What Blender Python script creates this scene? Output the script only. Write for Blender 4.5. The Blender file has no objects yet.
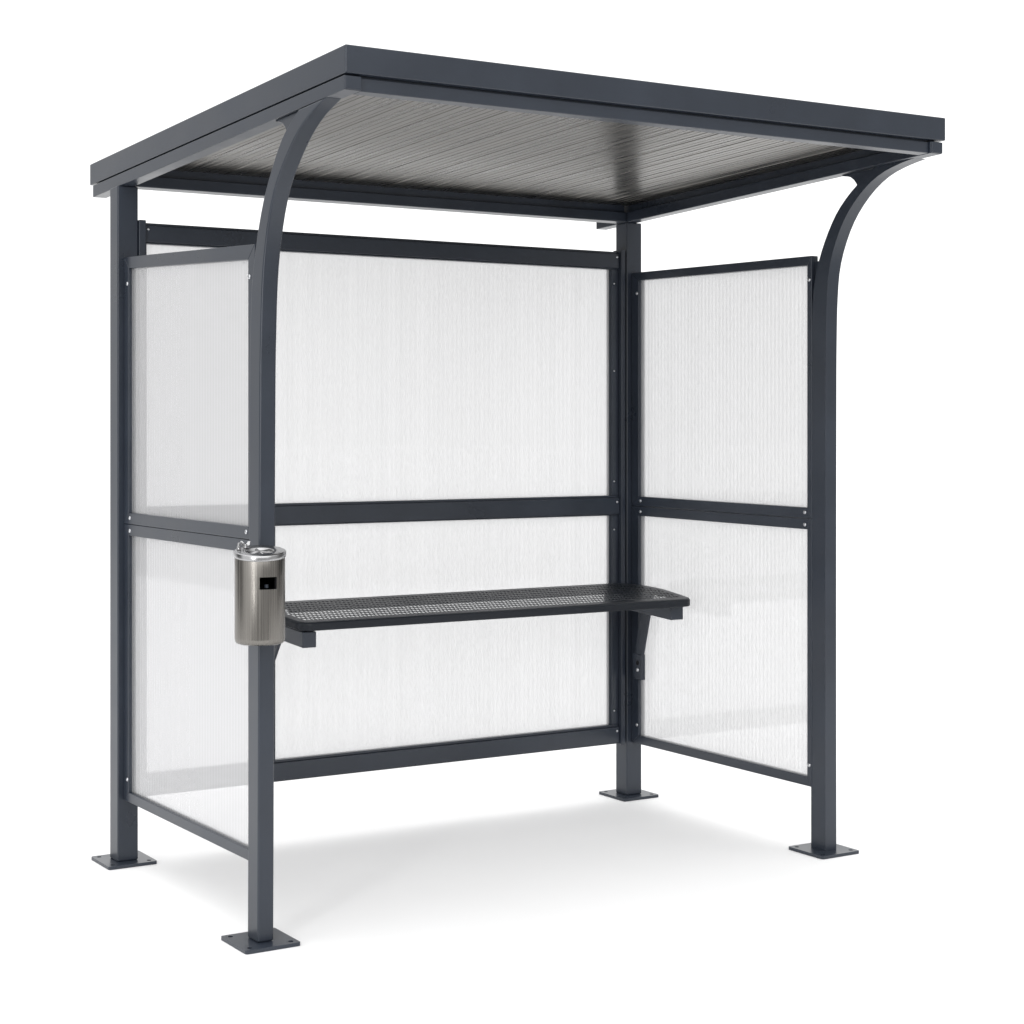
import bpy, bmesh, math, random
from mathutils import Vector, Matrix
random.seed(7)
scene = bpy.context.scene
col = scene.collection

# ------------------------------------------------------------------ dimensions (metres)
W = 2.40            # outside width over the posts
D = 1.2656          # outside depth
FX, FY = .0550, .0770   # front post section
BX, BY = .080, .080     # back post section

# ------------------------------------------------------------------ materials
def new_mat(name):
    m = bpy.data.materials.new(name); m.use_nodes = True
    nt = m.node_tree; nt.nodes.clear()
    out = nt.nodes.new('ShaderNodeOutputMaterial')
    return m, nt, out
def N(nt, typ, **kw):
    n = nt.nodes.new(typ)
    for k, v in kw.items():
        setattr(n, k, v)
    return n
def ramp(nt, src, stops):
    r = N(nt, 'ShaderNodeValToRGB'); nt.links.new(src, r.inputs[0])
    el = r.color_ramp.elements
    while len(el) < len(stops): el.new(.5)
    for e, (p, c) in zip(el, stops):
        e.position = p; e.color = (c, c, c, 1) if isinstance(c, (int, float)) else (*c, 1)
    return r

def paint(name, base, rough=.42, spec=.5, grain=.06):
    m, nt, out = new_mat(name)
    p = N(nt, 'ShaderNodeBsdfPrincipled'); nt.links.new(p.outputs[0], out.inputs[0])
    tc = N(nt, 'ShaderNodeTexCoord')
    n1 = N(nt, 'ShaderNodeTexNoise'); n1.inputs['Scale'].default_value = 3.5; n1.inputs['Detail'].default_value = 5
    n2 = N(nt, 'ShaderNodeTexNoise'); n2.inputs['Scale'].default_value = 420; n2.inputs['Detail'].default_value = 2
    nt.links.new(tc.outputs['Object'], n1.inputs['Vector']); nt.links.new(tc.outputs['Object'], n2.inputs['Vector'])
    lo = tuple(c * .86 for c in base); hi = tuple(c * 1.14 for c in base)
    r = ramp(nt, n1.outputs[0], [(.3, lo), (.7, hi)])
    nt.links.new(r.outputs[0], p.inputs['Base Color'])
    rr = ramp(nt, n1.outputs[0], [(.3, rough - .05), (.7, rough + .06)])
    nt.links.new(rr.outputs[0], p.inputs['Roughness'])
    p.inputs['Specular IOR Level'].default_value = spec
    b = N(nt, 'ShaderNodeBump'); b.inputs['Strength'].default_value = grain; b.inputs['Distance'].default_value = .001
    nt.links.new(n2.outputs[0], b.inputs['Height']); nt.links.new(b.outputs[0], p.inputs['Normal'])
    return m

M_PAINT = paint('anthracite_powder_coat', (.0205, .0262, .0372), .31, .47)
M_SEAT = paint('dark_plastic_coating', (.0085, .0108, .0155), .40, .28, .1)
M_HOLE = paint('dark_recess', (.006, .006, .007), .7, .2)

def metal(name, base, rough, aniso=0, streak=None, bump=0, amp=1, detail=4, uv=False, rot=0, rv=1):
    m, nt, out = new_mat(name)
    p = N(nt, 'ShaderNodeBsdfPrincipled'); nt.links.new(p.outputs[0], out.inputs[0])
    p.inputs['Metallic'].default_value = 1
    p.inputs['Base Color'].default_value = (*base, 1)
    p.inputs['Roughness'].default_value = rough
    if aniso:
        p.inputs['Anisotropic'].default_value = aniso
        p.inputs['Anisotropic Rotation'].default_value = rot
        tg = N(nt, 'ShaderNodeTangent', direction_type='UV_MAP' if uv else 'RADIAL', axis='Z'); nt.links.new(tg.outputs[0], p.inputs['Tangent'])
    if streak:
        tc = N(nt, 'ShaderNodeTexCoord'); mp = N(nt, 'ShaderNodeMapping'); mp.inputs['Scale'].default_value = streak
        nt.links.new(tc.outputs['Object'], mp.inputs[0])
        n = N(nt, 'ShaderNodeTexNoise'); n.inputs['Scale'].default_value = 1; n.inputs['Detail'].default_value = detail
        nt.links.new(mp.outputs[0], n.inputs['Vector'])
        r = ramp(nt, n.outputs[0], [(.3, max(.05, rough - .1 * rv)), (.7, rough + .12 * rv)])
        nt.links.new(r.outputs[0], p.inputs['Roughness'])
        c = ramp(nt, n.outputs[0], [(.3, tuple(x * (1 - .18 * amp) for x in base)), (.7, tuple(min(1, x * (1 + .12 * amp)) for x in base))])
        nt.links.new(c.outputs[0], p.inputs['Base Color'])
        if bump:
            b = N(nt, 'ShaderNodeBump'); b.inputs['Strength'].default_value = bump; b.inputs['Distance'].default_value = .001
            nt.links.new(n.outputs[0], b.inputs['Height']); nt.links.new(b.outputs[0], p.inputs['Normal'])
    return m

M_STEEL = metal('brushed_stainless_steel', (.200, .190, .176), .29, aniso=.75, streak=(300, 300, 2), bump=.05)
M_CHROME = metal('polished_steel', (.37, .37, .375), .26)
M_ZINC = metal('zinc_plated_steel', (.52, .53, .55), .34)
M_SHEET = metal('galvanised_roof_sheet', (.148, .139, .125), .29, streak=(48, .04, 48), amp=2.3, detail=1, rv=.35)

def polycarbonate(name, sheen):
    m, nt, out = new_mat(name)
    tc = N(nt, 'ShaderNodeTexCoord'); sep = N(nt, 'ShaderNodeSeparateXYZ')
    nt.links.new(tc.outputs['Object'], sep.inputs[0])
    add = N(nt, 'ShaderNodeMath', operation='ADD'); nt.links.new(sep.outputs[0], add.inputs[0]); nt.links.new(sep.outputs[1], add.inputs[1])
    # regular web every 22 mm
    d = N(nt, 'ShaderNodeMath', operation='DIVIDE'); nt.links.new(add.outputs[0], d.inputs[0]); d.inputs[1].default_value = .022
    pp = N(nt, 'ShaderNodeMath', operation='PINGPONG'); nt.links.new(d.outputs[0], pp.inputs[0]); pp.inputs[1].default_value = .5
    web = ramp(nt, pp.outputs[0], [(.0, 1.0), (.5, 0.0)])
    # each chamber a little different
    n = N(nt, 'ShaderNodeTexNoise', noise_dimensions='1D'); n.inputs['Scale'].default_value = 22; n.inputs['Detail'].default_value = 1
    nt.links.new(add.outputs[0], n.inputs['W'])
    w1 = N(nt, 'ShaderNodeMath', operation='MULTIPLY'); nt.links.new(web.outputs[0], w1.inputs[0]); w1.inputs[1].default_value = .85
    w2 = N(nt, 'ShaderNodeMath', operation='MULTIPLY_ADD'); nt.links.new(n.outputs[0], w2.inputs[0]); w2.inputs[1].default_value = .30
    nt.links.new(w1.outputs[0], w2.inputs[2])
    fac = N(nt, 'ShaderNodeMapRange'); nt.links.new(w2.outputs[0], fac.inputs[0])
    fac.inputs[1].default_value = .25; fac.inputs[2].default_value = .95; fac.inputs[3].default_value = .28; fac.inputs[4].default_value = .34
    colr = ramp(nt, w2.outputs[0], [(.15, (.955, .955, .955)), (1.0, (.845, .845, .845))])
    dif = N(nt, 'ShaderNodeBsdfDiffuse'); tra = N(nt, 'ShaderNodeBsdfTranslucent')
    nt.links.new(colr.outputs[0], dif.inputs[0]); nt.links.new(colr.outputs[0], tra.inputs[0])
    mx = N(nt, 'ShaderNodeMixShader'); mx.inputs[0].default_value = .5
    nt.links.new(dif.outputs[0], mx.inputs[1]); nt.links.new(tra.outputs[0], mx.inputs[2])
    tr = N(nt, 'ShaderNodeBsdfTransparent'); tint = ramp(nt, w2.outputs[0], [(.15, (.875, .875, .878)), (1.0, (.79, .79, .793))]); nt.links.new(tint.outputs[0], tr.inputs[0])
    m2 = N(nt, 'ShaderNodeMixShader'); nt.links.new(fac.outputs[0], m2.inputs[0])
    nt.links.new(tr.outputs[0], m2.inputs[1]); nt.links.new(mx.outputs[0], m2.inputs[2])
    gl = N(nt, 'ShaderNodeBsdfGlossy'); gl.inputs['Roughness'].default_value = sheen; gl.inputs[0].default_value = (.95, .95, .97, 1)
    fr = N(nt, 'ShaderNodeFresnel'); geo = N(nt, 'ShaderNodeNewGeometry')      # same reflection on both faces of the sheet
    io = N(nt, 'ShaderNodeMath', operation='MULTIPLY_ADD'); nt.links.new(geo.outputs['Backfacing'], io.inputs[0]); io.inputs[1].default_value = 1 / 1.58 - 1.58; io.inputs[2].default_value = 1.58
    nt.links.new(io.outputs[0], fr.inputs[0])
    m3 = N(nt, 'ShaderNodeMixShader'); nt.links.new(fr.outputs[0], m3.inputs[0])
    nt.links.new(m2.outputs[0], m3.inputs[1]); nt.links.new(gl.outputs[0], m3.inputs[2])
    nt.links.new(m3.outputs[0], out.inputs[0])
    return m
M_PC = polycarbonate('opal_multiwall_polycarbonate', .04)
M_PC_MATT = polycarbonate('matt_multiwall_polycarbonate', .45)

def floor_mat():
    m, nt, out = new_mat('white_studio_floor')
    p = N(nt, 'ShaderNodeBsdfPrincipled'); nt.links.new(p.outputs[0], out.inputs[0])
    tc = N(nt, 'ShaderNodeTexCoord'); n = N(nt, 'ShaderNodeTexNoise'); n.inputs['Scale'].default_value = 1.2; n.inputs['Detail'].default_value = 6
    nt.links.new(tc.outputs['Object'], n.inputs['Vector'])
    r = ramp(nt, n.outputs[0], [(.3, .835), (.7, .855)]); nt.links.new(r.outputs[0], p.inputs['Base Color'])
    p.inputs['Roughness'].default_value = .9; p.inputs['Specular IOR Level'].default_value = .1
    return m
M_FLOOR = floor_mat()

# ------------------------------------------------------------------ mesh helpers
def obj(name, bm, mat, parent=None, bevel=0, seg=2, smooth=False, mats=None):
    bmesh.ops.recalc_face_normals(bm, faces=bm.faces)
    me = bpy.data.meshes.new(name); bm.to_mesh(me); bm.free()
    for m in (mats or [mat]): me.materials.append(m)
    if smooth:
        for p in me.polygons: p.use_smooth = True
    o = bpy.data.objects.new(name, me); col.objects.link(o)
    if parent: o.parent = parent
    if bevel:
        b = o.modifiers.new('bevel', 'BEVEL'); b.width = bevel; b.segments = seg; b.limit_method = 'ANGLE'
        b.angle_limit = math.radians(32); b.harden_normals = True
        for p in me.polygons: p.use_smooth = True
    return o
def empty(name, loc, label, cat):
    o = bpy.data.objects.new(name, None); col.objects.link(o); o.location = loc; o.empty_display_size = .2
    o['label'] = label; o['category'] = cat
    return o
def B(): return bmesh.new()
def box(bm, x0, x1, y0, y1, z0, z1, dzdy=0, yref=0):
    """axis box; its top and bottom may slope with y"""
    v = []
    for z in (z0, z1):
        for x, y in ((x0, y0), (x1, y0), (x1, y1), (x0, y1)):
            v.append(bm.verts.new((x, y, z + dzdy * (y - yref))))
    for f in ((0, 1, 2, 3), (4, 5, 6, 7), (0, 1, 5, 4), (1, 2, 6, 5), (2, 3, 7, 6), (3, 0, 4, 7)):
        bm.faces.new([v[i] for i in f])
def quadbox(bm, pts, axis, a0, a1):
    """prism of a 2-D polygon pts along an axis (x: pts are (y,z); y: pts are (x,z); z: pts are (x,y))"""
    def P(p, a):
        return {'x': (a, p[0], p[1]), 'y': (p[0], a, p[1]), 'z': (p[0], p[1], a)}[axis]
    A = [bm.verts.new(P(p, a0)) for p in pts]; Bv = [bm.verts.new(P(p, a1)) for p in pts]
    bm.faces.new(A); bm.faces.new(Bv)
    n = len(pts)
    for i in range(n): bm.faces.new((A[i], A[(i + 1) % n], Bv[(i + 1) % n], Bv[i]))
def cyl(bm, c, axis, r, h, n=20, r2=None):
    c = Vector(c); ax = Vector(axis).normalized()
    u = ax.orthogonal().normalized(); w = ax.cross(u); r2 = r if r2 is None else r2
    A = [bm.verts.new(c + (u * math.cos(2 * math.pi * i / n) + w * math.sin(2 * math.pi * i / n)) * r) for i in range(n)]
    Bv = [bm.verts.new(c + ax * h + (u * math.cos(2 * math.pi * i / n) + w * math.sin(2 * math.pi * i / n)) * r2) for i in range(n)]
    bm.faces.new(A); bm.faces.new(Bv)
    for i in range(n): bm.faces.new((A[i], A[(i + 1) % n], Bv[(i + 1) % n], Bv[i]))
def screw(name, c, axis, parent, r=.0076):
    """domed screw head"""
    bm = B(); c = Vector(c); ax = Vector(axis).normalized(); u = ax.orthogonal().normalized(); w = ax.cross(u)
    rings = []
    for k, (rr, h) in enumerate(((1.0, -.001), (1.0, .0012), (.82, .0032), (.45, .0045))):
        rings.append([bm.verts.new(c + ax * h + (u * math.cos(i * math.pi / 6) + w * math.sin(i * math.pi / 6)) * r * rr) for i in range(12)])
    for a, b in zip(rings, rings[1:]):
        for i in range(12): bm.faces.new((a[i], a[(i + 1) % 12], b[(i + 1) % 12], b[i]))
    bm.faces.new(rings[-1]); bm.faces.new(rings[0])
    return obj(name, bm, M_ZINC, parent, smooth=True)
def spline(pts, n=5):
    out = []
    for i in range(len(pts) - 1):
        p0 = pts[max(0, i - 1)]; p1 = pts[i]; p2 = pts[i + 1]; p3 = pts[min(len(pts) - 1, i + 2)]
        for k in range(n):
            t = k / n
            out.append(tuple(.5 * (2 * b + (c - a) * t + (2 * a - 5 * b + 4 * c - d) * t * t + (3 * b - a - 3 * c + d) * t ** 3)
                             for a, b, c, d in zip(p0, p1, p2, p3)))
    out.append(pts[-1]); return out
def round_rect(x0, x1, y0, y1, r, n=5):
    p = []
    for cx, cy, a in ((x1 - r, y0 + r, -90), (x1 - r, y1 - r, 0), (x0 + r, y1 - r, 90), (x0 + r, y0 + r, 180)):
        for k in range(n + 1):
            t = math.radians(a + 90 * k / n); p.append((cx + r * math.cos(t), cy + r * math.sin(t)))
    return p
def holed_plate(bm, outer, holes, z0, z1):
    """flat plate with real through holes"""
    def layer(z):
        loops = []; edges = []
        for lp in [outer] + holes:
            vs = [bm.verts.new((x, y, z)) for x, y in lp]; loops.append(vs)
            edges += [bm.edges.new((vs[i], vs[(i + 1) % len(vs)])) for i in range(len(vs))]
        bmesh.ops.triangle_fill(bm, use_beauty=True, use_dissolve=False, edges=edges)
        return loops
    A = layer(z0); C = layer(z1)
    for a, c in zip(A, C):
        for i in range(len(a)):
            j = (i + 1) % len(a); bm.faces.new((a[i], a[j], c[j], c[i]))

# ------------------------------------------------------------------ the floor
bm = B()
# a roll of studio floor, narrow where the photographer stands, running far out ahead
def floor_pt(right, fwd): return (-2.36814 + .8622 * right + .5066 * fwd, -4.97158 - .5066 * right + .8622 * fwd, 0)
bm.faces.new([bm.verts.new(floor_pt(r, f)) for r, f in ((-5, 2.6), (5, 2.6), (11, 14), (90, 150), (-90, 150), (-11, 14))])
floor = obj('floor', bm, M_FLOOR); floor['kind'] = 'structure'

# ------------------------------------------------------------------ the shelter
shelter = empty('waiting_shelter', (0, 0, 0),
    'dark grey metal waiting shelter with curved front posts and ribbed translucent panels', 'shelter')

def base_plate(post, cx, cy):
    h = .0937
    bm = B()
    holes = []
    for sx in (-1, 1):
        for sy in (-1, 1):
            px, py = cx + sx * .070, cy + sy * .070
            holes.append([(px + .0085 * math.cos(-2 * math.pi * i / 14), py + .0085 * math.sin(-2 * math.pi * i / 14)) for i in range(14)])
    holed_plate(bm, round_rect(cx - h, cx + h, cy - h, cy + h, .008), holes, .0005, .012)
    p = obj('base_plate', bm, M_PAINT, post)
    b = p.modifiers.new('bevel', 'BEVEL'); b.width = .0015; b.segments = 2; b.limit_method = 'ANGLE'; b.angle_limit = math.radians(50)
    # thin weld bead round the foot of the post
    return p

RS = -.0405                                    # roof slope: z per metre of y
def frame_bottom(y): return 2.5535 + RS * (y + .541)
def fascia_bottom(y): return 2.600 + RS * .955 * (y + .548)

def front_post(x0, lean, filler_top, front_curve, back_curve):
    x1 = x0 + FX
    fr = [(0, .012), (0, .9), (-.002, 1.70)] + front_curve
    bk = [(FY, .012), (FY, .9), (FY + .001, 1.70)] + back_curve
    f = spline(fr, 5); b = spline(bk, 5)
    n = 48
    def resample(c):
        L = [0]
        for p, q in zip(c, c[1:]): L.append(L[-1] + math.dist(p, q))
        out = []; j = 0
        for i in range(n + 1):
            t = (i / n) ** .62 * L[-1]
            while j < len(L) - 2 and L[j + 1] < t: j += 1
            k = (t - L[j]) / max(1e-9, L[j + 1] - L[j]); out.append(tuple(a + (bb - a) * k for a, bb in zip(c[j], c[j + 1])))
        return out
    f = resample(f); b = resample(b)
    bm = B()
    L = lambda z: lean * z / 2.5
    ring = [[bm.verts.new((x0 + L(p[1]), p[0], p[1])), bm.verts.new((x1 + L(p[1]), p[0], p[1])), bm.verts.new((x1 + L(q[1]), q[0], q[1])), bm.verts.new((x0 + L(q[1]), q[0], q[1]))] for p, q in zip(f, b)]
    for a, c in zip(ring, ring[1:]):
        for i in range(4): bm.faces.new((a[i], a[(i + 1) % 4], c[(i + 1) % 4], c[i]))
    bm.faces.new(ring[0]); bm.faces.new(ring[-1])
    post = obj('front_post', bm, M_PAINT, shelter, bevel=.0065, seg=3)
    # small gusset with a concave corner between the post and the roof beam
    pts = [(-.165, 2.482), (-.245, 2.5385), (-.072, frame_bottom(-.072) - .0005)]
    cx, cz, r = -.085, 2.477, .055
    arc = [(-.078, 2.5305), (-.098, 2.5285), (-.118, 2.522), (-.135, 2.510), (-.148, 2.494), (-.155, 2.474)]
    poly = [(-.155, 2.474), (-.168, 2.483), (-.255, 2.540)] + [(-.072, frame_bottom(-.072) - .0005)] + arc[:-1]
    bm = B(); mid = (x0 + x1) / 2 + lean; quadbox(bm, poly, 'x', mid - .013, mid + .013)
    obj('gusset', bm, M_PAINT, post, bevel=.001)
    # filler strip closing the wedge between the bent post and the panel frame
    edge = [q for q in b if 1.86 < q[1] < filler_top]
    poly = [(q[0] - .004, q[1]) for q in edge] + [(FY + .001, edge[-1][1]), (FY + .001, edge[0][1])]
    bm = B(); quadbox(bm, poly, 'x', mid - .009, mid + .009)
    obj('filler_strip', bm, M_PAINT, post)
    base_plate(post, x0 + FX / 2, FY / 2)
    return post
front_post(0, .010, 2.165,
    [(-.006, 1.88), (-.014, 2.03), (-.032, 2.143), (-.068, 2.26), (-.115, 2.346), (-.185, 2.42), (-.267, 2.484), (-.35, 2.524), (-.435, 2.5495)],
    [(.074, 1.88), (.066, 2.026), (.040, 2.147), (-.002, 2.266), (-.049, 2.350), (-.107, 2.428), (-.161, 2.483), (-.26, 2.5415)])
front_post(W - FX, -.002, 2.240,
    [(-.004, 1.92), (-.009, 2.076), (-.024, 2.20), (-.064, 2.306), (-.118, 2.39), (-.195, 2.463), (-.280, 2.512), (-.374, 2.538), (-.45, 2.5497)],
    [(.0735, 1.92), (.064, 2.10), (.037, 2.214), (-.002, 2.303), (-.053, 2.385), (-.105, 2.440), (-.157, 2.481), (-.25, 2.5410)])

def back_post(x0):
    bm = B(); quadbox(bm, [(D - BY, .012), (D, .012), (D, frame_bottom(D) - .0003), (D - BY, frame_bottom(D - BY) - .0003)], 'x', x0, x0 + BX)
    post = obj('back_post', bm, M_PAINT, shelter, bevel=.005, seg=3)
    base_plate(post, x0 + BX / 2, D - BY / 2)
    return post
back_post(0); back_post(W - BX)

# ---- roof
XL, XR, YF, YB = .0113, 2.389, -.548, 1.507
H = .0803
bm = B()
def zf(y, off): return fascia_bottom(y) + off
def ringpts(inset, off):
    return [(XL + inset, YF + inset, zf(YF + inset, off)), (XR - inset, YF + inset, zf(YF + inset, off)), (XR - inset, YB - inset, zf(YB - inset, off)), (XL + inset, YB - inset, zf(YB - inset, off))]
rings = [ringpts(.030, .012), ringpts(.030, 0), ringpts(0, 0), ringpts(0, H)]
rv = [[bm.verts.new(p) for p in r] for r in rings]
for a, c in zip(rv, rv[1:]):
    for i in range(4): bm.faces.new((a[i], a[(i + 1) % 4], c[(i + 1) % 4], c[i]))
bm.faces.new(rv[-1])
roof = obj('roof', bm, M_PAINT, shelter, bevel=.004, seg=3)

def zs(y): return fascia_bottom(y) + .024           # underside of the ribbed sheet
bm = B()
prof = []; x = .045; k = 0; pitch = .058
while x < 2.355:
    big = (k % 3 == 0)
    w = pitch
    dn = -.0017 if big else .0012
    prof += [(x, 0), (x + w * .30, 0), (x + w * .33, .0012), (x + w * .36, 0), (x + w * .62, 0), (x + w * .68, dn), (x + w * .84, dn), (x + w * .90, 0)]
    x += w; k += 1
ya, yb_ = YF + .035, YB - .035
rows = []
for y in (ya, .2, .9, yb_): rows.append([bm.verts.new((px, y, zs(y) + pz)) for px, pz in prof])
for a, c in zip(rows, rows[1:]):
    for i in range(len(prof) - 1): bm.faces.new((a[i], a[i + 1], c[i + 1], c[i]))
uvl = bm.loops.layers.uv.new('along')
for f in bm.faces:
    for l in f.loops: l[uvl].uv = (l.vert.co.y, l.vert.co.x)
obj('ceiling_sheet', bm, M_SHEET, roof)

BW = .055                                            # side beam width
def side_beam(x0, y1):
    y0 = -.541
    top = lambda y: fascia_bottom(y) - .005
    bm = B()
    quadbox(bm, [(y0, frame_bottom(y0)), (y1, frame_bottom(y1)), (y1, top(y1)), (y0, top(y0))], 'x', x0, x0 + BW)
    o = obj('side_beam', bm, M_PAINT, roof, bevel=.003, seg=2)
    # narrow upper web carrying the sheet, set back inside the beam faces
    bm = B()
    quadbox(bm, [(y0 + .02, top(y0 + .02) - .004), (y1 - .02, top(y1 - .02) - .004), (y1 - .02, zs(y1 - .02) + .003), (y0 + .02, zs(y0 + .02) + .003)], 'x', x0 + .018, x0 + BW - .004 if x0 < 1 else x0 + BW - .018)
    obj('sheet_ledge', bm, M_PAINT, o)
    # plastic end cap on the front end
    bm = B(); quadbox(bm, [(x0 + .002, frame_bottom(y0) + .002), (x0 + BW - .002, frame_bottom(y0) + .002), (x0 + BW - .002, top(y0) - .002), (x0 + .002, top(y0) - .002)], 'y', y0 - .0035, y0 + .003)
    obj('end_cap', bm, M_PAINT, o, bevel=.0015)
    return o
FXL, FXR = .0115, 2.3795
side_beam(FXL, 1.4756); side_beam(FXR - BW, 1.415)
xi0, xi1 = FXL + BW + .0015, FXR - BW - .0015
def cross_beam(name, y0, y1, lip):
    bm = B()
    quadbox(bm, [(y0, frame_bottom(y0) + .001), (y1, frame_bottom(y1) + .001), (y1, fascia_bottom(y1) - .006), (y0, fascia_bottom(y0) - .006)], 'x', xi0, xi1)
    o = obj(name, bm, M_PAINT, roof, bevel=.003, seg=2)
    bm = B()
    a, c = (y0 + .012, y1 - .002)
    quadbox(bm, [(a, fascia_bottom(a) - .010), (c, fascia_bottom(c) - .010), (c, zs(c) + .003), (a, zs(a) + .003)], 'x', xi0 + .004, xi1 - .004)
    obj('sheet_ledge', bm, M_PAINT, o)
    return o
cross_beam('front_beam', -.531, -.485, 1)
cross_beam('back_beam', 1.192, 1.250, 1)

# ---- framed side panels: two stacked on each side
def miter_frame(bm, yz, w, x0, x1):
    """closed mitred frame; yz = outer corners (y,z) anticlockwise from bottom-front, w = bar widths (bottom, back, top, front)"""
    (a, b, c, d) = yz
    inn = [(a[0] + w[3], a[1] + w[0]), (b[0] - w[1], b[1] + w[0]), (c[0] - w[1], c[1] - w[2]), (d[0] + w[3], d[1] - w[2])]
    o = [a, b, c, d]
    g = .0004
    for i in range(4):
        j = (i + 1) % 4
        quadbox(bm, [o[i], o[j], inn[j], inn[i]], 'x', x0, x1)
    return inn

def side_panel(x0, x1, front, back, w, face, sheetx, label=None):
    """front/back = (z bottom, z top) at the front and back ends"""
    y0, y1 = .0722, D - BY - .0012
    bm = B()
    inn = miter_frame(bm, [(y0, front[0]), (y1, back[0]), (y1, back[1]), (y0, front[1])], w, x0, x1)
    p = obj('side_panel', bm, M_PAINT, shelter, bevel=.0022, seg=2)
    bm = B(); e = .006
    quadbox(bm, [(inn[0][0] - e, inn[0][1] - e), (inn[1][0] + e, inn[1][1] - e), (inn[2][0] + e, inn[2][1] + e), (inn[3][0] - e, inn[3][1] + e)], 'x', sheetx - .004, sheetx + .004)
    obj('translucent_sheet', bm, M_PC, p)
    fx = x0 if face < 0 else x1
    for (yy, zz) in screw_spots(inn, w):
        screw('screw', (fx, yy, zz), (face, 0, 0), p)
    return p
def screw_spots(inn, w):
    top = w[2] > .0425 or w[2] < .036
    q = []
    for i, (sy, sz) in enumerate(((-1, 1), (1, 1), (1, -1), (-1, -1))):
        q.append((inn[i], sy, sz))
    return [(inn[0][0] + .012 * (-1 if w[0] < .038 else 1), inn[0][1] + (.045 if w[0] < .038 else -.018)),
            (inn[1][0] - .012 * (-1 if w[0] < .038 else 1), inn[1][1] + (.045 if w[0] < .038 else -.018)),
            (inn[2][0] + .012 * (1 if top else -1), inn[2][1] - (.055 if top else -.018)),
            (inn[3][0] - .012 * (1 if top else -1), inn[3][1] - (.055 if top else -.018))]
WB, WM, WT = .036, .0405, .045
# left: seen from outside; right: seen from inside. The camera sees the -x face of both.
LX = (.024, .054); RX = (W - .0575, W - .024)
side_panel(*LX, (.238, 1.2465), (.2365, 1.2465), (WB, .047, WM, .050), -1, LX[0] + .016)
side_panel(*LX, (1.2478, 2.172), (1.2478, 2.222), (WM, .047, WT, .050), -1, LX[0] + .016)
side_panel(*RX, (.240, 1.2530), (.2400, 1.2600), (WB, .052, WM, .024), -1, RX[0] + .016)
side_panel(*RX, (1.2545, 2.248), (1.2615, 2.265), (WM, .052, .0355, .024), -1, RX[0] + .016)

# ---- back screen
YR = D - .074                                          # front face of the rails
def back_rail(z0, z1):
    bm = B()
    box(bm, .1105, 2.2845, YR, YR + .040, z0, z1 - .010)
    box(bm, .1105, 2.2845, YR + .008, YR + .040, z1 - .0098, z1)
    box(bm, .1105, 2.2845, YR + .008, YR + .040, z0 - .006, z0 - .0002)
    r = obj('back_rail', bm, M_PAINT, shelter, bevel=.002)
    for x in (.122, 2.272): screw('screw', (x, YR, (z0 + z1) / 2 + .012), (0, -1, 0), r, .0055)
    return r
back_rail(.243, .320); back_rail(1.226, 1.306); back_rail(2.283, 2.354)
def channel(x0, x1):
    bm = B()
    box(bm, x0, x1, YR - .012, YR + .046, .234, 2.362)
    c = obj('upright_channel', bm, M_PAINT, shelter, bevel=.003)
    return c
channel(.0815, .1090)
bm = B()
# right channel: a U profile with an open slot towards the post
box(bm, 2.2860, 2.2900, YR - .012, YR + .046, .234, 2.362)
box(bm, 2.2902, 2.3080, YR - .012, YR - .008, .234, 2.362)
box(bm, 2.2902, 2.3185, YR + .030, YR + .046, .234, 2.362)
obj('upright_channel', bm, M_PAINT, shelter, bevel=.0015)
def back_panel(z0, z1):
    bm = B(); ya, yb2 = YR + .0085, YR + .039
    p = bpy.data.objects.new('back_panel', None); col.objects.link(p); p.parent = shelter
    quadbox(bm, [(.1105, ya), (.119, ya), (.119, ya + .010), (.122, ya + .010), (.122, yb2), (.1105, yb2)], 'z', z0, z1)
    obj('panel_upright', bm, M_PAINT, p, bevel=.0015); bm = B()
    quadbox(bm, [(2.2845, ya), (2.25, ya), (2.25, ya + .010), (2.2435, ya + .010), (2.2435, yb2), (2.2845, yb2)], 'z', z0, z1)
    obj('panel_upright', bm, M_PAINT, p, bevel=.0015)
    bm = B(); box(bm, .121, 2.2445, ya + .012, ya + .020, z0 - .004, z1 + .004)
    obj('translucent_sheet', bm, M_PC_MATT, p)
    for z in (z0 + .06, (z0 + z1) / 2 + .05, z1 - .06):
        screw('screw', (2.262, ya, z), (0, -1, 0), p, .0040)
    return p
back_panel(.3205, 1.2195); back_panel(1.3065, 2.2765)
# mullion that carries the left bench bracket
bm = B(); box(bm, .556, .642, YR - .001, YR + .0195, .321, 1.219)
obj('mullion', bm, M_PAINT, shelter, bevel=.002)

# ------------------------------------------------------------------ the bench
bench = empty('perch_bench', (1.4, .9, .0),
    'long dark perforated metal bench seat on two brackets along the back of the shelter', 'bench')
bench_inv = Matrix.Translation((-1.4, -.9, 0))
SY0, SY1 = .695, 1.105
def seat_z(y): return .903 + (y - SY0) * .093
def sx(u, y):                                           # the ends splay slightly towards the wall
    t = (y - SY0) / (SY1 - SY0)
    xl = .505 - .045 * t; xr = 2.288 + .054 * t
    return xl + (xr - xl) * u
def to_local(o):
    o.data.transform(bench_inv if o.parent == bench else bench_inv)
bm = B()
nU, nV = 104, 9
bu, bv0, bv1 = .022, .105, .095
vs_out = []; 
def P(u, v, dz=0):
    y = SY0 + (SY1 - SY0) * v
    return (sx(u, y), y, seat_z(y) + dz)
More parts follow.
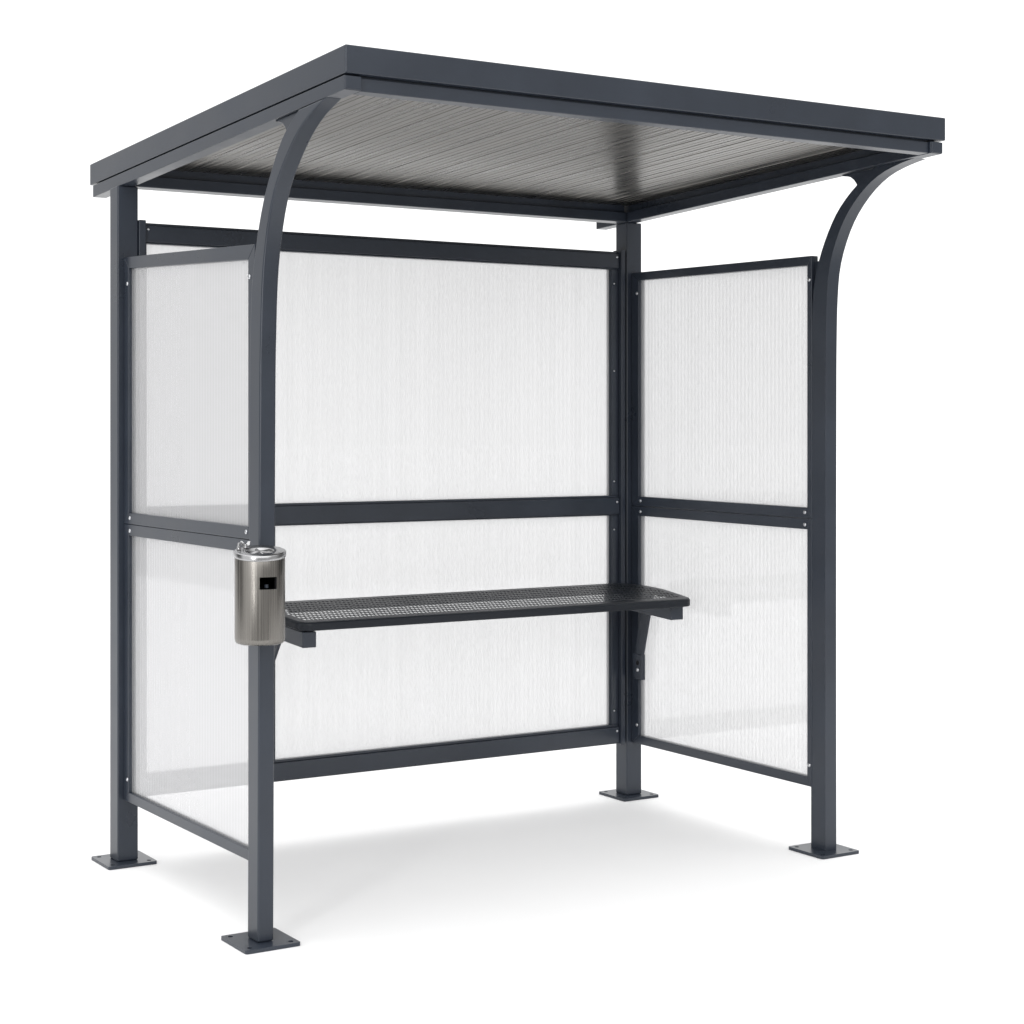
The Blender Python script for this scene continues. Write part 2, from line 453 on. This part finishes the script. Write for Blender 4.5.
# perforated field: every cell is a ring with a real hole
def seat_outline(inset, k):
    """outline in metres (along, deep): tight front corners, long swept back corners"""
    Wd, L = 1.80, SY1 - SY0; i = inset; pts = []
    for cx, cy, rx, ry, a0 in ((Wd - .045, .045, .045, .045, -90), (Wd - .16, L - .25, .16, .25, 0), (.16, L - .25, .16, .25, 90), (.045, .045, .045, .045, 180)):
        for q in range(k + 1):
            t = math.radians(a0 + 90 * q / k); pts.append((cx + (rx - i) * math.cos(t), cy + (ry - i) * math.sin(t)))
    return pts
def inside(pt, poly):
    x, y = pt; c = False
    for (x1, y1), (x2, y2) in zip(poly, poly[1:] + poly[:1]):
        if (y1 > y) != (y2 > y) and x < (x2 - x1) * (y - y1) / (y2 - y1) + x1: c = not c
    return c
Lim = seat_outline(.030, 12)
gu = lambda i: bu + (1 - 2 * bu) * i / nU
gv = lambda j: bv0 + (1 - bv0 - bv1) * j / nV
ok = [[inside((gu(i) * 1.8, gv(j) * (SY1 - SY0)), Lim) for j in range(nV + 1)] for i in range(nU + 1)]
grid = {}
def G(i, j):
    if (i, j) not in grid: grid[(i, j)] = bm.verts.new(P(gu(i), gv(j)))
    return grid[(i, j)]
m = .21; count = {}
for i in range(nU):
    for j in range(nV):
        cs = [(i, j), (i + 1, j), (i + 1, j + 1), (i, j + 1)]
        if not all(ok[p][q] for p, q in cs): continue
        a = [G(*c) for c in cs]
        for k in range(4):
            e = tuple(sorted((cs[k], cs[(k + 1) % 4]))); count[e] = count.get(e, 0) + 1
        hole = []; low = []
        for (fu, fv) in ((m, m), (1 - m, m), (1 - m, 1 - m), (m, 1 - m)):
            u = gu(i + fu); v = gv(j + fv)
            hole.append(bm.verts.new(P(u, v))); low.append(bm.verts.new(P(u, v, -.0008)))
        for k in range(4):
            l = (k + 1) % 4
            bm.faces.new((a[k], a[l], hole[l], hole[k])); bm.faces.new((hole[k], hole[l], low[l], low[k]))
def outline(inset, dz):
    return [P(px / 1.8, py / (SY1 - SY0), dz) for px, py in seat_outline(inset, 10)]
o1 = [bm.verts.new(p) for p in outline(.010, 0)]
eds = [bm.edges.get((grid[e[0]], grid[e[1]])) for e, n in count.items() if n == 1]
eds += [bm.edges.new((o1[i], o1[(i + 1) % len(o1)])) for i in range(len(o1))]
bmesh.ops.triangle_fill(bm, use_beauty=True, use_dissolve=False, edges=eds)
prev = o1
for ins, dz in ((.005, -.0015), (.0015, -.005), (0, -.010), (0, -.028), (.002, -.031), (.010, -.032), (.012, -.030)):
    cur = [bm.verts.new(p) for p in outline(ins, dz)]
    for i in range(len(cur)):
        j = (i + 1) % len(cur); bm.faces.new((prev[i], prev[j], cur[j], cur[i]))
    prev = cur
seat = obj('seat', bm, M_SEAT, bench); to_local(seat)
for p in seat.data.polygons: p.use_smooth = p.area < .0004 and False
# lengthwise stiffener beneath
bm = B(); y = 1.02; box(bm, .62, 2.20, y - .012, y + .012, seat_z(y) - .028, seat_z(y) - .004)
o = obj('stiffener', bm, M_SEAT, seat, bevel=.001); to_local(o)

def bracket(x0, x1, y_front, y_wall, tilt, zt, bx0, bx1, pz0, pz1, yb0, yb1, yt0, yt1):
    """square tube arm, closed at its front end, with a slanting flat brace down to a bolted plate"""
    bm = B(); zt_f = zt
    h = .057
    y0, y1 = y_front, y_wall
    def zt_(y): return zt_f + tilt * (y - y0)
    quadbox(bm, [(y0, zt_(y0) - h), (y1, zt_(y1) - h), (y1, zt_(y1)), (y0, zt_(y0))], 'x', x0, x1)
    arm = obj('bracket_arm', bm, M_PAINT, bench, bevel=.003); to_local(arm)
    # tab between arm and seat
    bm = B(); yt = y0 + .045
    box(bm, x0 + .004, x1 - .004, y0 + .018, y0 + .075, zt_(yt) - .002, seat_z(yt) - .026, 0)
    o = obj('seat_tab', bm, M_PAINT, arm, bevel=.001); to_local(o)
    # flat brace in an upright plane, bolted to a small plate low down at the back
    zt2 = seat_z((yt0 + yt1) / 2) - .034
    bm = B(); quadbox(bm, [(yb0, pz1 - .006), (yb1, pz1 - .006), (yt1, zt2), (yt0, zt2)], 'x', bx0, bx1)
    o = obj('brace', bm, M_PAINT, arm, bevel=.002); to_local(o)
    if bx0 > x1 or bx1 < x0:
        bm = B(); box(bm, min(x1, bx1) - .001, max(x0, bx0) + .001, yt0 + .012, yt1 - .012, zt2 - .030, zt2 - .004)
        o = obj('spacer', bm, M_PAINT, arm); to_local(o)
    bm = B(); quadbox(bm, [(yb0 - .002, pz0), (yb1 + .004, pz0), (yb1 + .004, pz1), (yb0 - .002, pz1)], 'x', bx0 - .003, bx1 + .0035)
    pl = obj('mounting_plate', bm, M_PAINT, arm, bevel=.002); to_local(pl)
    fx = bx0 - .003; ym = (yb0 + yb1) / 2
    bm = B(); cyl(bm, (fx + .001, ym, (pz0 + pz1) / 2 + .016), (-1, 0, 0), .010, .0016, 16)
    o = obj('bolt_hole_disc', bm, M_HOLE, arm); to_local(o)  # solid near-black disc on the plate; its colour stands in for a hole's shade
    o = screw('bolt', (fx, ym, (pz0 + pz1) / 2 - .014), (-1, 0, 0), arm, .009); to_local(o)
    return arm
bracket(2.198, 2.262, .733, D - BY, .062, .873, 2.324, 2.336, .522, .630, 1.085, 1.140, 1.012, 1.070)
bracket(.515, .570, .710, YR - .001, .060, .868, .574, .586, .560, .650, 1.130, YR - .0052, .950, 1.012)
# foot plate joining the right arm to its post
bm = B(); box(bm, 2.208, 2.398, D - BY - .010, D - BY - .0012, .83, .915)
o = obj('arm_plate', bm, M_PAINT, bench, bevel=.002); to_local(o)
bm = B(); box(bm, .500, .640, YR - .010, YR - .0012, .81, .915)
o = obj('arm_plate', bm, M_PAINT, bench, bevel=.002); to_local(o)

# ------------------------------------------------------------------ ashtray bin
BC = Vector((-.034, -.086)); BR_ = .0762; BZ0, BZ1 = .945, 1.205
def slope_top(bm, z0=1.19):
    for v in bm.verts:
        if v.co.z > z0:
            t = (v.co.x - BC.x) * .43 + (v.co.y - BC.y) * .90
            v.co.z += .14 * (t + BR_)
binr = empty('ashtray_bin', (BC.x, BC.y, BZ0),
    'small cylindrical brushed steel ashtray bin mounted on the left front post', 'ashtray bin')
boff = Matrix.Translation((-BC.x, -BC.y, -BZ0))
def bl(o): o.data.transform(boff); return o
def lathe(bm, prof, n=64, c=BC, skip=None):
    rg = [[bm.verts.new((c.x + r * math.cos(2 * math.pi * i / n), c.y + r * math.sin(2 * math.pi * i / n), z)) for i in range(n)] for r, z in prof]
    for k, (a, b) in enumerate(zip(rg, rg[1:])):
        for i in range(n):
            if skip and skip(k, i): continue
            bm.faces.new((a[i], a[(i + 1) % n], b[(i + 1) % n], b[i]))
    return rg
NB = 96
oa = math.radians(-96)                                   # the slot looks out to the front
def slot(k, i):
    t = (i + .5) / NB * 2 * math.pi; dlt = (t - oa + math.pi) % (2 * math.pi) - math.pi
    return k == 5 and abs(dlt) < .385
bm = B()
pr = [(.0, BZ0 + .004), (BR_ - .014, BZ0 + .001), (BR_ - .005, BZ0 + .004), (BR_ - .001, BZ0 + .011), (BR_, BZ0 + .020), (BR_, 1.1155), (BR_, 1.152), (BR_, BZ1 - .006), (BR_ - .002, BZ1)]
pr2 = pr[1:]
def slot2(k, i): return slot(k + 1, i)
rg = lathe(bm, pr2, NB, skip=slot2)
bm.faces.new(rg[0]); slope_top(bm)
body = bl(obj('body', bm, M_STEEL, binr, smooth=True))
# inner dark liner seen through the slot
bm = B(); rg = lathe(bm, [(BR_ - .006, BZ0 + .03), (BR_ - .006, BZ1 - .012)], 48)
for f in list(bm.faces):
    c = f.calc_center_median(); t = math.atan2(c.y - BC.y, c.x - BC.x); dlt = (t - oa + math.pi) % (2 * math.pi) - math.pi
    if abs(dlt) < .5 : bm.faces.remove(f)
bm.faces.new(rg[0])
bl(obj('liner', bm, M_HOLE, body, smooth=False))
# folded rim of the slot
bm = B(); na = 14
def cp(t, z, r=BR_ + .0006): return (BC.x + r * math.cos(t), BC.y + r * math.sin(t), z)
lo, hi = 1.1155, 1.152
path = [(oa - .385 + .77 * i / na, lo) for i in range(na + 1)] + [(oa + .385 - .77 * i / na, hi) for i in range(na + 1)]
A = [bm.verts.new(cp(t, z)) for t, z in path]; Bv = [bm.verts.new(cp(t, z, BR_ - .010)) for t, z in path]
for i in range(len(path)): j = (i + 1) % len(path); bm.faces.new((A[i], A[j], Bv[j], Bv[i]))
bl(obj('slot_rim', bm, M_HOLE, body))
# stub plate inside the slot
bm = B(); c0 = Vector(cp(oa - .02, lo + .004, BR_ - .014)); cyl(bm, c0, (0, 0, 1), .006, .010, 12)
bl(obj('stub_plate', bm, M_PAINT, body))
# lid
bm = B()
lathe(bm, [(BR_ + .0005, 1.1985), (BR_ + .0028, 1.2000), (BR_ + .0034, 1.2045), (BR_ + .0034, 1.212), (BR_ + .0022, 1.2158), (BR_ - .002, 1.2175), (.050, 1.2170), (.044, 1.2160), (.042, 1.2080), (.0, 1.2050)], 64)
bmesh.ops.remove_doubles(bm, verts=bm.verts, dist=1e-5)
slope_top(bm)
lid = bl(obj('lid', bm, M_CHROME, binr, smooth=True))
md = lid.modifiers.new('bevel', 'BEVEL'); md.width = .0008; md.segments = 2; md.limit_method = 'ANGLE'; md.angle_limit = math.radians(40)
# stubbing bar across the tray
bm = B(); 
for k in range(3):
    a = math.radians(20 + 60 * k); d = Vector((math.cos(a), math.sin(a), 0)); cyl(bm, Vector((BC.x, BC.y, 1.2125)) - d * .042, d, .0028, .084, 10)
slope_top(bm)
bl(obj('stubbing_bar', bm, M_CHROME, lid, smooth=True))
# hanging bracket on the post and its two clamp screws with wing heads
bm = B(); box(bm, -.030, .038, -.0165, -.0045, 1.00, 1.205)
bl(obj('wall_bracket', bm, M_STEEL, binr, bevel=.001))
def wing(cx, cy, z, a):
    bm = B(); cyl(bm, (cx, cy, z), (0, 0, 1), .0065, .012, 14)
    for s in (-1, 1):
        d = Vector((math.cos(a), math.sin(a), 0)) * s; u = Vector((-d.y, d.x, 0)) * .0025
        base = Vector((cx, cy, z + .006)); q = [base + d * .002, base + d * .013 + Vector((0, 0, .003)), base + d * .016 + Vector((0, 0, .015)), base + d * .010 + Vector((0, 0, .016)), base + d * .003 + Vector((0, 0, .010))]
        A = [bm.verts.new(p + u) for p in q]; Bv = [bm.verts.new(p - u) for p in q]
        bm.faces.new(A); bm.faces.new(Bv)
        for i in range(len(q)): bm.faces.new((A[i], A[(i + 1) % len(q)], Bv[(i + 1) % len(q)], Bv[i]))
    dz = .14 * ((cx - BC.x) * .43 + (cy - BC.y) * .90 + BR_)
    for v in bm.verts: v.co.z += dz
    o = obj('wing_screw', bm, M_CHROME, lid, bevel=.001); return bl(o)
wing(-.060, -.040, 1.2175, math.radians(-35)); wing(-.088, -.052, 1.2175, math.radians(60))

# ------------------------------------------------------------------ camera
cam = bpy.data.cameras.new('camera'); co = bpy.data.objects.new('camera', cam); col.objects.link(co)
co.location = (-2.36814, -4.97158, 1.6025)
co.rotation_euler = (math.radians(90), 0, math.radians(-30.436))
cam.sensor_width = 36; cam.lens = 1782.7 * 36 / 1024
cam.shift_x = (512 - 412.73) / 1024; cam.shift_y = (426.5 - 512) / 1024
cam.clip_start = .05; cam.clip_end = 1000
scene.camera = co

# ------------------------------------------------------------------ light: a white studio
w = bpy.data.worlds.new('World'); scene.world = w; w.use_nodes = True
nt = w.node_tree; nt.nodes.clear()
out = N(nt, 'ShaderNodeOutputWorld'); bg = N(nt, 'ShaderNodeBackground')
nt.links.new(bg.outputs[0], out.inputs[0])
# white studio: white walls ahead, a brighter ceiling, a dim room behind the camera
tc = N(nt, 'ShaderNodeTexCoord')
def dotn(v):
    d = N(nt, 'ShaderNodeVectorMath', operation='DOT_PRODUCT'); nt.links.new(tc.outputs['Generated'], d.inputs[0]); d.inputs[1].default_value = v
    return d.outputs['Value']
az = N(nt, 'ShaderNodeMath', operation='ARCTAN2'); nt.links.new(dotn((.8622, -.5066, 0)), az.inputs[0]); nt.links.new(dotn((.5066, .8622, 0)), az.inputs[1])
azn = N(nt, 'ShaderNodeMapRange'); nt.links.new(az.outputs[0], azn.inputs[0]); azn.inputs[1].default_value = -math.pi; azn.inputs[2].default_value = math.pi
# azimuth from straight ahead (degrees, left negative): brightness of the studio wall, black flags at both sides
AZ = [(-180, .42), (-168, .30), (-145, .85), (-106, 1.15), (-98, .40), (-92, .08), (-68, .08), (-62, .80), (-37, .78), (-30, 1.10), (40, 1.10), (50, .12), (84, .12), (98, .55), (166, .50), (180, .42)]
side = ramp(nt, azn.outputs[0], [((d + 180) / 360, v) for d, v in AZ])
sep = N(nt, 'ShaderNodeSeparateXYZ'); nt.links.new(tc.outputs['Generated'], sep.inputs[0])
up = N(nt, 'ShaderNodeMapRange', interpolation_type='SMOOTHSTEP'); nt.links.new(sep.outputs[2], up.inputs[0])
up.inputs[1].default_value = .26; up.inputs[2].default_value = 1.0; up.inputs[3].default_value = 0; up.inputs[4].default_value = 1
mixv = N(nt, 'ShaderNodeMix', data_type='FLOAT'); nt.links.new(up.outputs[0], mixv.inputs[0]); nt.links.new(side.outputs[0], mixv.inputs[2]); mixv.inputs[3].default_value = 1.85
nt.links.new(mixv.outputs[0], bg.inputs[1]); bg.inputs[0].default_value = (1, 1, 1, 1)

def softbox(name, loc, target, sx_, sy_, power):
    l = bpy.data.lights.new(name, 'AREA'); l.shape = 'RECTANGLE'; l.size = sx_; l.size_y = sy_; l.energy = power
    o = bpy.data.objects.new(name, l); col.objects.link(o); o.location = loc
    o.rotation_euler = (Vector(target) - Vector(loc)).to_track_quat('-Z', 'Y').to_euler()
    return o
softbox('strip_softbox', (-5.4, -4.1, 1.75), (-.03, -.09, 1.2), .60, 3.2, 95)

softbox('front_fill', (-3.2, -8.6, 5.6), (1.2, .4, .2), 16, 5, 440)  # added fill lamp, lightens the floor shadow under the roof

scene.view_settings.view_transform = 'Standard'; scene.view_settings.look = 'None'
scene.view_settings.exposure = .30; scene.view_settings.gamma = 1
scene.render.engine = 'CYCLES'
scene.cycles.max_bounces = 12; scene.cycles.transparent_max_bounces = 16
scene.render.resolution_x = 1024; scene.render.resolution_y = 1024
